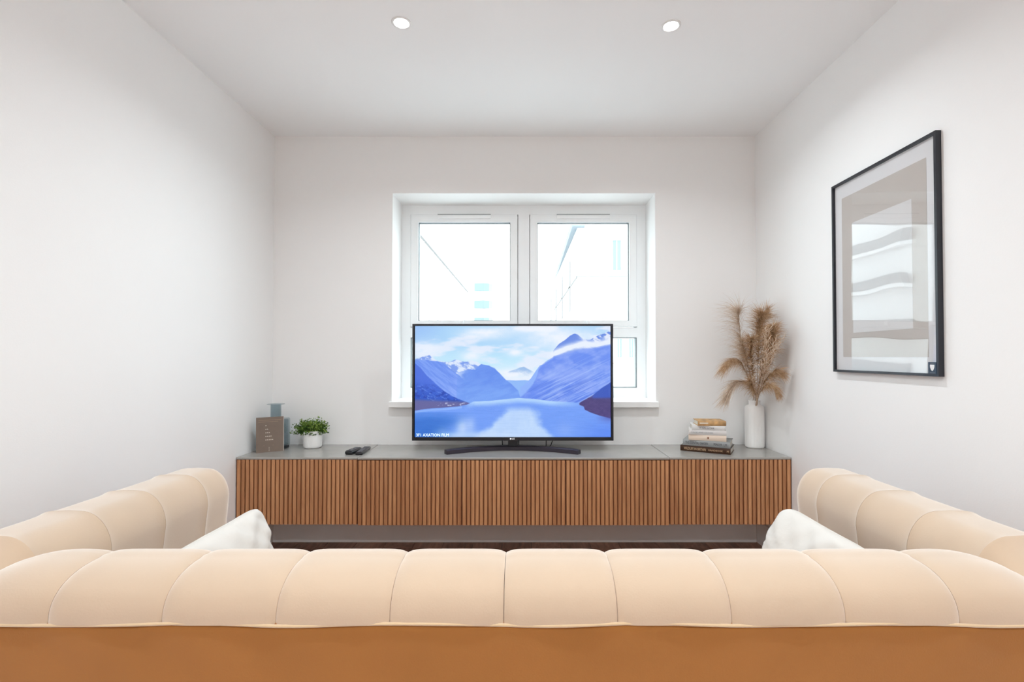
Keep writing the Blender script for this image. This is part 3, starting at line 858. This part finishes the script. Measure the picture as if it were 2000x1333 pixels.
# ------------------------------------------------------------------ ceramic vase and dried stems
VX, VY = 1.486, 3.185
vase = empty('vase', (VX, VY, ZT), label='tall white ribbed ceramic vase holding dried grasses, in the right corner', cat='vase')
bm = bmesh.new()
prof_v = [(0, 0), (.050, 0), (.056, .004), (.0575, .012), (.0575, .05), (.0582, .12), (.0578, .22), (.0575, .250), (.054, .262), (.040, .270), (.034, .275), (.0335, .292), (.036, .298), (.034, .301), (.030, .299), (.028, .285), (.028, .24), (0, .235)]
n = 96
rings = []
for r_, z in prof_v:
    ring = []
    for i in range(n):
        a = 2*PI*i/n
        rr = r_*(1+(.010*math.cos(24*a) if .01 < z < .262 and r_ > .05 else 0))
        ring.append(bm.verts.new((rr*math.cos(a), rr*math.sin(a), z)))
    rings.append(ring)
for a, b_ in zip(rings, rings[1:]):
    for i in range(n): bm.faces.new((a[i], a[(i+1) % n], b_[(i+1) % n], b_[i]))
bmesh.ops.remove_doubles(bm, verts=bm.verts, dist=1e-6)
obj('body', bm, M_ceramic, vase, smooth=True)

def strawmat(name, a, b_):
    m = mat(name, a, .8, spec=.2)
    nt = m.node_tree; p = nt.nodes['Principled BSDF']
    tc = nt.nodes.new('ShaderNodeTexCoord'); n = nt.nodes.new('ShaderNodeTexNoise'); n.inputs['Scale'].default_value = 60
    cr = nt.nodes.new('ShaderNodeValToRGB'); cr.color_ramp.elements[0].position = .35; cr.color_ramp.elements[1].position = .68
    cr.color_ramp.elements[0].color = a; cr.color_ramp.elements[1].color = b_
    nt.links.new(tc.outputs['Object'], n.inputs['Vector']); nt.links.new(n.outputs[0], cr.inputs[0]); nt.links.new(cr.outputs[0], p.inputs['Base Color'])
    return m
M_pam = strawmat('pampas_tan', srgb(172, 134, 98), srgb(214, 184, 150))
M_pam2 = strawmat('pampas_pale', srgb(190, 166, 142), srgb(224, 204, 184))
M_stem = mat('dry_stem', srgb(150, 116, 78), .8)

def bez(pts, n):
    P = [Vector(p) for p in pts]
    P = [P[0]*2-P[1]]+P+[P[-1]*2-P[-2]]
    out = []
    segs = len(P)-3
    for i in range(n+1):
        f = i/n*segs; k = min(int(f), segs-1); t = f-k
        p0, p1, p2, p3 = P[k:k+4]
        out.append(.5*((2*p1)+(-p0+p2)*t+(2*p0-5*p1+4*p2-p3)*t*t+(-p0+3*p1-3*p2+p3)*t**3))
    return out
def clampw(v):
    v.x = min(v.x, XR-.004); v.y = min(v.y, YB-.006); return v
def W(px, py, y):
    """pixel-measured station to metres at depth y (used only to read the photo)"""
    return Vector(((px-1020)/970*y, y, 1.22-(py-697)/970*y))
def plume(label, pts, L, nf, s0=.35, m=M_pam, side=0, seed=1, droop=1.0, wid=.0011, spread=1.0):
    r = random.Random(seed)
    base = pts[0]
    t = empty('dried_grass_stem', base, label=label, cat='dried plant', group='dried grasses in the white vase')
    c = [clampw(v) for v in bez(pts, 40)]
    bm = bmesh.new(); tube(bm, [v-base for v in c], [.0018*(1-.6*i/40) for i in range(41)], 6)
    obj('stem', bm, M_stem, t, smooth=True)
    vs, fs = [], []
    for k in range(int(nf*1.7)):
        s = s0+(1-s0)*r.random()**.8
        f = s*40; i = min(int(f), 39); p = c[i].lerp(c[i+1], f-i)
        tan = (c[i+1]-c[i]).normalized()
        ang = r.uniform(0, 2*PI)
        a = tan.cross(Vector((0, 1, 0)))
        if a.length < .1: a = tan.cross(Vector((1, 0, 0)))
        a.normalize(); b_ = tan.cross(a)
        rad = a*math.cos(ang)+b_*math.sin(ang)
        if side: rad = (rad+Vector((side*.9, 0, 0))).normalized()
        prof = math.sin(PI*min(1, (1.10-s)/(1.10-s0)))**.4
        ln = L*1.2*prof*r.uniform(.45, 1.15)
        d = (tan*r.uniform(.5, 1.1)+rad*r.uniform(.35, 1.15)*spread).normalized()
        q = p.copy(); st = 7; w0 = wid*r.uniform(.6, 1.2)
        wv = d.cross(Vector((r.uniform(-1, 1), r.uniform(-1, 1), r.uniform(-1, 1)))).normalized()
        b0 = len(vs)
        g_ = droop*r.uniform(.5, 1.5)
        for j in range(st+1):
            ww = w0*(1-j/st*.85)
            vs.append(clampw(q-wv*ww)-base); vs.append(clampw(q+wv*ww)-base)
            d = (d+Vector((r.uniform(-.08, .08)+side*.04, r.uniform(-.08, .08), -.15*g_))).normalized()
            q = q+d*ln/st
        for j in range(st):
            o_ = b0+2*j; fs.append((o_, o_+1, o_+3, o_+2))
    o = obj('plume', ([tuple(v) for v in vs], fs), m, t); o['kind'] = 'stuff'
    return t
mouth = lambda dx, dy: Vector((VX+dx, VY+dy, ZT+.250))
def PX(zx, zy): return (1390+zx/4.163, 580+zy/4.163)
def st_(zx, zy, y): return W(*PX(zx, zy), y)
plume('tall airy feathered grass, leftmost upright in the white vase', [mouth(-.01, 0), st_(345, 815, 3.17), st_(280, 600, 3.12), st_(243, 380, 3.08), st_(222, 160, 3.05), st_(228, 118, 3.05)], .15, 420, .36, M_pam2, -1, 1, 1.1, .0008)
plume('drooping tan plume arching out to the left, halfway up', [mouth(-.012, -.005), st_(345, 815, 3.15), st_(285, 640, 3.08), st_(235, 530, 3.02), st_(170, 515, 2.98), st_(115, 565, 2.96)], .105, 420, .45, M_pam, -1, 2, 1.3, .0010)
plume('low tan plume hanging left just above the vase mouth', [mouth(-.014, .004), st_(335, 800, 3.15), st_(290, 710, 3.08), st_(220, 690, 3.02), st_(165, 745, 2.98), st_(130, 820, 2.97)], .115, 400, .35, M_pam2, -1, 3, 1.0, .0010)
plume('dense tan plume upright left of the centre', [mouth(-.005, -.01), st_(355, 815, 3.14), st_(335, 640, 3.06), st_(320, 500, 3.01), st_(318, 400, 2.98), st_(322, 340, 2.97)], .085, 560, .30, M_pam, 0, 4, 1.0, .0012)
plume('tallest dense plume at the centre top', [mouth(0, .006), st_(362, 815, 3.15), st_(375, 560, 3.08), st_(385, 330, 3.02), st_(395, 200, 3.0), st_(412, 140, 2.99)], .095, 800, .40, M_pam, 0, 5, .9, .0013)
plume('wispy grey-tan tips rising above the tallest plume', [mouth(.004, .012), st_(368, 815, 3.16), st_(400, 500, 3.08), st_(425, 280, 3.03), st_(438, 180, 3.0), st_(458, 100, 3.0)], .06, 120, .78, M_pam, 0, 6, .3, .0010, .5)
plume('dense tan plume forming the right edge', [mouth(.012, 0), st_(375, 815, 3.12), st_(430, 620, 2.98), st_(478, 450, 2.90), st_(500, 330, 2.87), st_(496, 245, 2.86)], .08, 820, .34, M_pam, 0, 7, 1.0, .0013)
plume('short plume leaning right above the vase mouth', [mouth(.012, -.006), st_(378, 800, 3.10), st_(425, 690, 2.96), st_(475, 635, 2.88), st_(515, 610, 2.84), st_(540, 612, 2.83)], .075, 420, .30, M_pam, 1, 8, 1.0, .0011)
plume('lowest plume drooping right beside the vase mouth', [mouth(.010, -.012), st_(380, 805, 3.10), st_(420, 735, 2.97), st_(465, 715, 2.88), st_(502, 735, 2.84), st_(525, 785, 2.83)], .065, 420, .28, M_pam, 1, 9, 1.2, .0011)
plume('stubby tan plume at the very base of the bunch', [mouth(-.002, -.012), st_(362, 815, 3.13), st_(340, 760, 3.06), st_(318, 720, 3.02), st_(300, 680, 3.0)], .07, 380, .25, M_pam, 0, 10, .9, .0011)
plume('dense tan plume filling the heart of the bunch behind the pale sprays', [mouth(.004, .002), st_(370, 815, 3.14), st_(400, 640, 3.04), st_(430, 500, 2.98), st_(445, 380, 2.95), st_(450, 300, 2.94)], .08, 620, .22, M_pam, 0, 21, 1.0, .0012)
plume('tan plume between the airy left grass and the centre plume', [mouth(-.008, .004), st_(358, 815, 3.15), st_(315, 640, 3.09), st_(285, 520, 3.05), st_(262, 430, 3.03), st_(250, 350, 3.02)], .085, 420, .30, M_pam2, -.4, 22, 1.0, .0010)
# pale forked sprays
def spray(label, pts, nb, seed, L=.05):
    r = random.Random(seed); base = pts[0]
    t = empty('dried_twig_spray', base, label=label, cat='dried plant', group='pale forked sprays in the white vase')
    c = [clampw(v) for v in bez(pts, 30)]
    bm = bmesh.new(); tube(bm, [v-base for v in c], [.0016*(1-.5*i/30) for i in range(31)], 6)
    obj('stem', bm, M_pam2, t, smooth=True)
    bm = bmesh.new()
    for k in range(nb):
        f = (.4+.6*k/nb)*30; i = min(int(f), 29); p = c[i]; tan = (c[i+1]-c[i]).normalized()
        sd = 1 if k % 2 else -1
        d = (tan+Vector((sd*.55, r.uniform(-.5, .2), r.uniform(-.1, .2)))).normalized()
        q = [p]
        for j in range(4):
            q.append(q[-1]+d*L*r.uniform(.6, 1.1)/4); d = (d+Vector((r.uniform(-.15, .15), r.uniform(-.1, .1), .12))).normalized()
        tube(bm, [clampw(v)-base for v in q], [.0014, .0013, .0012, .0016, .0010], 5)
        for j in (2, 3):
            e = q[j]+Vector((r.uniform(-1, 1), r.uniform(-.6, .2), r.uniform(.2, 1))).normalized()*L*.35
            tube(bm, [clampw(q[j].copy())-base, clampw(e)-base], [.0011, .0014], 5)
    o = obj('twigs', bm, M_pam2, t); o['kind'] = 'stuff'
spray('pale forked twig spray fanning up to the right in front of the plumes', [mouth(.008, -.014), st_(378, 800, 3.06), st_(425, 620, 2.88), st_(470, 480, 2.80), st_(545, 370, 2.76)], 22, 1, .075)
spray('pale forked twig spray standing upright in front of the centre plume', [mouth(.004, -.018), st_(372, 800, 3.06), st_(415, 600, 2.90), st_(440, 430, 2.84), st_(450, 270, 2.82)], 22, 2, .06)
spray('short pale twig spray arching left across the bunch', [mouth(0, -.018), st_(372, 800, 3.06), st_(440, 620, 2.90), st_(400, 560, 2.88), st_(300, 548, 2.87)], 12, 3, .035)
spray('small pale twig spray low at the front of the bunch', [mouth(-.004, -.018), st_(362, 805, 3.06), st_(345, 730, 3.0), st_(330, 650, 2.96)], 12, 4, .03)

# ------------------------------------------------------------------ books
def rotz(a): return Matrix.Rotation(R(a), 4, 'Z')
def book(label, xl, yl, w, d, z, h, ang, cov, pagec, spine_m=None, title=None, tm=None, tsize=.02, kind='hard', tpos=None, tsx=1.0):
    t = empty('book', (xl, yl, z), R(ang), label=label, cat='book', group='books stacked on the right worktop')
    ct = .0025
    bm = bmesh.new()
    box(bm, 0, w, .0, d, 0, ct); box(bm, 0, w, 0, d, h-ct, h)
    # rounded spine at the front
    n = 6
    pr = [(-.002-.0035*math.sin(PI*k/n), h*k/n) for k in range(n+1)]
    a = [bm.verts.new((0, y_, z_)) for y_, z_ in pr]; b_ = [bm.verts.new((w, y_, z_)) for y_, z_ in pr]
    a2 = [bm.verts.new((0, .003, z_)) for y_, z_ in pr]; b2 = [bm.verts.new((w, .003, z_)) for y_, z_ in pr]
    for k in range(n):
        bm.faces.new((a[k], b_[k], b_[k+1], a[k+1])); bm.faces.new((a2[k], a2[k+1], b2[k+1], b2[k]))
        bm.faces.new((a[k], a[k+1], a2[k+1], a2[k])); bm.faces.new((b_[k], b2[k], b2[k+1], b_[k+1]))
    obj('cover', bm, cov, t, auto=50)
    obj('pages', bx(.004, w-.004, .0035, d-.004, ct+.0003, h-ct-.0003), pagec, t)
    if title:
        for tx, cx_, size, mm, sx_ in title:
            text_mesh('spine_title', tx, size, mm, t, Matrix.Translation((w*cx_, -.0062, h*.5)) @ RX, sx=sx_, extrude=.0004)
    return t
M_page = mat('book_pages', (.72, .68, .60), .9, bump=.3, bscale=20, stretch=(1, 1, 60))
M_bk1 = mat('dark_brown_cover', srgb(62, 38, 22), .4, spec=.3)
M_bk2 = mat('grey_cover', srgb(150, 152, 152), .5)
M_bk3 = mat('cream_peach_cover', srgb(226, 206, 188), .6)
M_bk4 = mat('white_cover', srgb(212, 208, 206), .6)
M_bk5 = mat('off_white_cover', srgb(216, 214, 212), .6)
M_bk6 = mat('gold_brown_cover', srgb(188, 148, 100), .6, var=.35, vscale=30)
M_tan = mat('tan_lettering', srgb(206, 172, 136), .5)
M_dk = mat('dark_lettering', srgb(62, 64, 72), .5)
M_mg = mat('mid_grey_lettering', srgb(150, 152, 156), .5)
M_br = mat('brown_emblem', srgb(140, 96, 72), .6)
z = ZT
book('dark brown hardback with tan spine lettering, bottom of the book stack', .979, 3.082, .288, .185, z, .034, -29.5, M_bk1, M_page,
     title=[('WILDLIFE IN BRITAIN', .30, .0225, M_tan, .60), ('HANDBOOK', .71, .015, M_tan, .95), ('M', .95, .018, M_tan, .9)]); z += .0343
book('grey hardback with dark spine lettering, second from the bottom', .994, 3.080, .270, .18, z, .036, -28, M_bk2, M_page,
     title=[('THE ESSENTIAL GARDEN', .30, .0215, M_dk, .55), ('MAKER  LM', .80, .0215, M_dk, .7)]); z += .0363
b3 = book('cream peach book with small square brown emblem on its spine', 1.020, 3.055, .215, .165, z, .0335, -22, M_bk3, M_page)
obj('emblem', bx(.108, .118, -.0062, -.005, .011, .023), M_br, b3)
z += .0338
book('white book above the cream peach one', 1.020, 3.045, .212, .16, z, .029, -17, M_bk4, M_page,
     title=[('COOK AND GATHER', .35, .011, M_mg, 1.2)]); z += .0293
book('thin off-white book with grey lettering, second from the top', 1.036, 3.037, .188, .15, z, .027, -13, M_bk5, M_page,
     title=[('A YEAR OUTSIDE', .45, .012, M_dk, .9)]); z += .0273
b6 = book('gold brown mottled paperback, top of the book stack', 1.064, 3.018, .165, .12, z, .029, -6, M_bk6, M_page)
M_tn2 = mat('pale_patch', srgb(226, 214, 196), .6)
obj('spine_patch', bx(.010, .060, -.0062, -.005, .012, .020), M_tn2, b6)

# ------------------------------------------------------------------ potted plant
pp = empty('potted_plant', (-1.337, 3.178, ZT), label='small bushy green plant in a white round pot beside the taupe card', cat='plant')
bm = bmesh.new()
lathe(bm, [(0, 0), (.046, 0), (.053, .004), (.056, .014), (.0575, .06), (.058, .106), (.0565, .109), (.054, .107), (.0535, .096), (0, .094)], n=48, cap=False)
obj('pot', bm, M_potc, pp, smooth=True)
bm = bmesh.new(); lathe(bm, [(0, .096), (.053, .096), (.053, .0985), (0, .101)], n=32, cap=False); obj('soil', bm, M_soil, pp)
def leafmat(name, a, b_):
    return strawmat(name, a, b_)
M_leaf = leafmat('small_leaf_green', srgb(58, 92, 34), srgb(150, 176, 84))
M_leaf2 = leafmat('dark_leaf_green', srgb(36, 62, 26), srgb(92, 124, 52))
for lm, seed, cnt in ((M_leaf, 3, 190), (M_leaf2, 8, 130)):
    r = random.Random(seed); vs, fs = [], []
    for k in range(cnt):
        ph = r.uniform(0, 2*PI); el = r.uniform(.0, 1.25) if lm is M_leaf else r.uniform(-.25, .8)
        dr = Vector((math.cos(ph)*math.cos(el)*1.15-.10, math.sin(ph)*math.cos(el)*.85, math.sin(el))).normalized()
        Ls = (.072 if lm is M_leaf else .062)*r.uniform(.75, 1.2)*(1.25 if (dr.x < -.7) else 1)
        base = Vector((r.uniform(-.03, .03), r.uniform(-.03, .03), .098))
        q = base.copy(); d = (dr+Vector((0, 0, .5))).normalized()
        for j in range(9):
            d = (d+dr*.25+Vector((0, 0, -.09))).normalized(); q = q+d*Ls/8
            for e in range(2):
                ld = Vector((r.uniform(-1, 1), r.uniform(-1, 1), r.uniform(-.2, 1))).normalized()
                sd = ld.cross(Vector((r.uniform(-1, 1), r.uniform(-1, 1), r.uniform(-1, 1)))).normalized()
                l_ = r.uniform(.008, .014); w_ = l_*.34
                b0 = len(vs)
                up = ld.cross(sd)*w_*.3
                for v in (q, q+ld*l_*.45+sd*w_, q+ld*l_, q+ld*l_*.45-sd*w_, q+ld*l_*.45+up):
                    v = v.copy()
                    if v.y > .108: v.y = .108
                    if v.z < .085: v.z = .085+r.uniform(0, .01)
                    vs.append(tuple(v))
                fs += [(b0, b0+1, b0+4), (b0+1, b0+2, b0+4), (b0+2, b0+3, b0+4), (b0+3, b0, b0+4)]
    o = obj('foliage', (vs, fs), lm, pp); o['kind'] = 'stuff'

# ------------------------------------------------------------------ glass bottle and star card
M_smoke = glass_mat('smoked_blue_glass', (.76, .81, .83), 1.5)
M_smokeb = glass_mat('smoked_blue_glass_base', (.30, .32, .38), 1.5)
gb = empty('glass_bottle', (-1.557, 3.145, ZT), label='square smoky blue glass bottle with flat flared lip, behind the taupe card', cat='bottle')
bm = bmesh.new(); box(bm, -.073, .073, -.050, .045, .0, .192, bevel=.010, seg=3)
obj('body', bm, M_smoke, gb, auto=40)
obj('inner_wall', bx(-.066, .066, -.043, .038, .018, .184, bevel=.008, seg=2), M_smoke, gb, auto=40)
obj('base', bx(-.067, .067, -.044, .039, .003, .017), M_smokeb, gb)
bm = bmesh.new(); lathe(bm, [(.034, .190), (.031, .198), (.031, .272), (.034, .276), (.052, .279), (.052, .2815), (.030, .281), (.028, .276), (.028, .198)], n=40, cap=False)
obj('neck', bm, M_smoke, gb, smooth=True)
M_card = mat('taupe_card', srgb(122, 106, 94), .6, var=.04, vscale=30)
M_cardw = mat('card_white_edge', srgb(214, 208, 202), .7)
M_star = mat('cream_star_ink', srgb(232, 226, 214), .6)
M_lineink = mat('gold_line_ink', srgb(158, 138, 116), .5)
cd = empty('display_card', (-1.598, 2.990, ZT), R(32), label='upright taupe card printed with rows of one to five cream stars', cat='card')
cd.rotation_euler = (R(-3), 0, R(32))
CW = .150
obj('board', bx(0, CW, 0, .004, 0, .211), [M_card], cd)
obj('edge', bx(CW, CW+.002, 0, .005, 0, .211), M_cardw, cd)
def star(bm, cx_, cz, r_, y=-.0006):
    pts = [(cx_+(r_ if k % 2 == 0 else r_*.42)*math.sin(k*PI/5), cz+(r_ if k % 2 == 0 else r_*.42)*math.cos(k*PI/5)) for k in range(10)]
    c0 = bm.verts.new((cx_, y, cz)); v = [bm.verts.new((a, y, b_)) for a, b_ in pts]
    for k in range(10): bm.faces.new((c0, v[(k+1) % 10], v[k]))
for row in range(5):
    for k in range(row+1):
        bm = bmesh.new(); star(bm, .053+k*.0092, .160-row*.0215, .0042)
        obj('star', bm, M_star, cd)
for z_, x0, x1 in ((.192, .012, .138), (.182, .012, .120)):
    obj('printed_line', bx(x0, x1, -.0006, -.0001, z_, z_+.0022), M_lineink, cd)
obj('centre_mark', bx(.070, .0715, -.0006, -.0001, .006, .016), M_star, cd)
obj('centre_mark', bx(.070, .0715, -.0006, -.0001, .020, .030), M_star, cd)
for sx_ in (.043, .092):
    bm = bmesh.new(); star(bm, sx_, .040, .0032); obj('corner_mark', bm, M_lineink, cd)

# ------------------------------------------------------------------ remotes
def remote(label, x, y, rz, L_, w_, h_, nb):
    t = empty('remote_control', (x, y, ZT-.001), R(rz), label=label, cat='remote control', group='remote controls on the worktop')
    bm = bmesh.new(); box(bm, -w_/2, w_/2, 0, L_, 0, h_, bevel=h_*.42, seg=3)
    obj('body', bm, M_remote, t, auto=60)
    obj('face_plate', bx(-w_*.36, w_*.36, L_*.05, L_*.95, h_-.0003, h_+.0010, bevel=.0004, seg=1), M_stand, t)
    b0 = None
    for i in range(nb):
        for j in (-1, 0, 1):
            if b0 is None:
                bm = bmesh.new(); lathe(bm, [(.0035, 0), (.0035, .002), (.0025, .0026)], n=10)
                o = b0 = obj('button', bm, M_btn, t)
            else:
                o = b0.copy(); C.objects.link(o); o.parent = t
            o.location = (j*w_*.22, L_*(.12+.76*i/(nb-1)), h_+.0005)
remote('short rounded black remote control, left of the pair by the plant', -1.025, 2.938, -8, .13, .052, .024, 5)
remote('long slim black remote control, right of the pair by the plant', -.962, 2.930, 3, .20, .044, .018, 8)
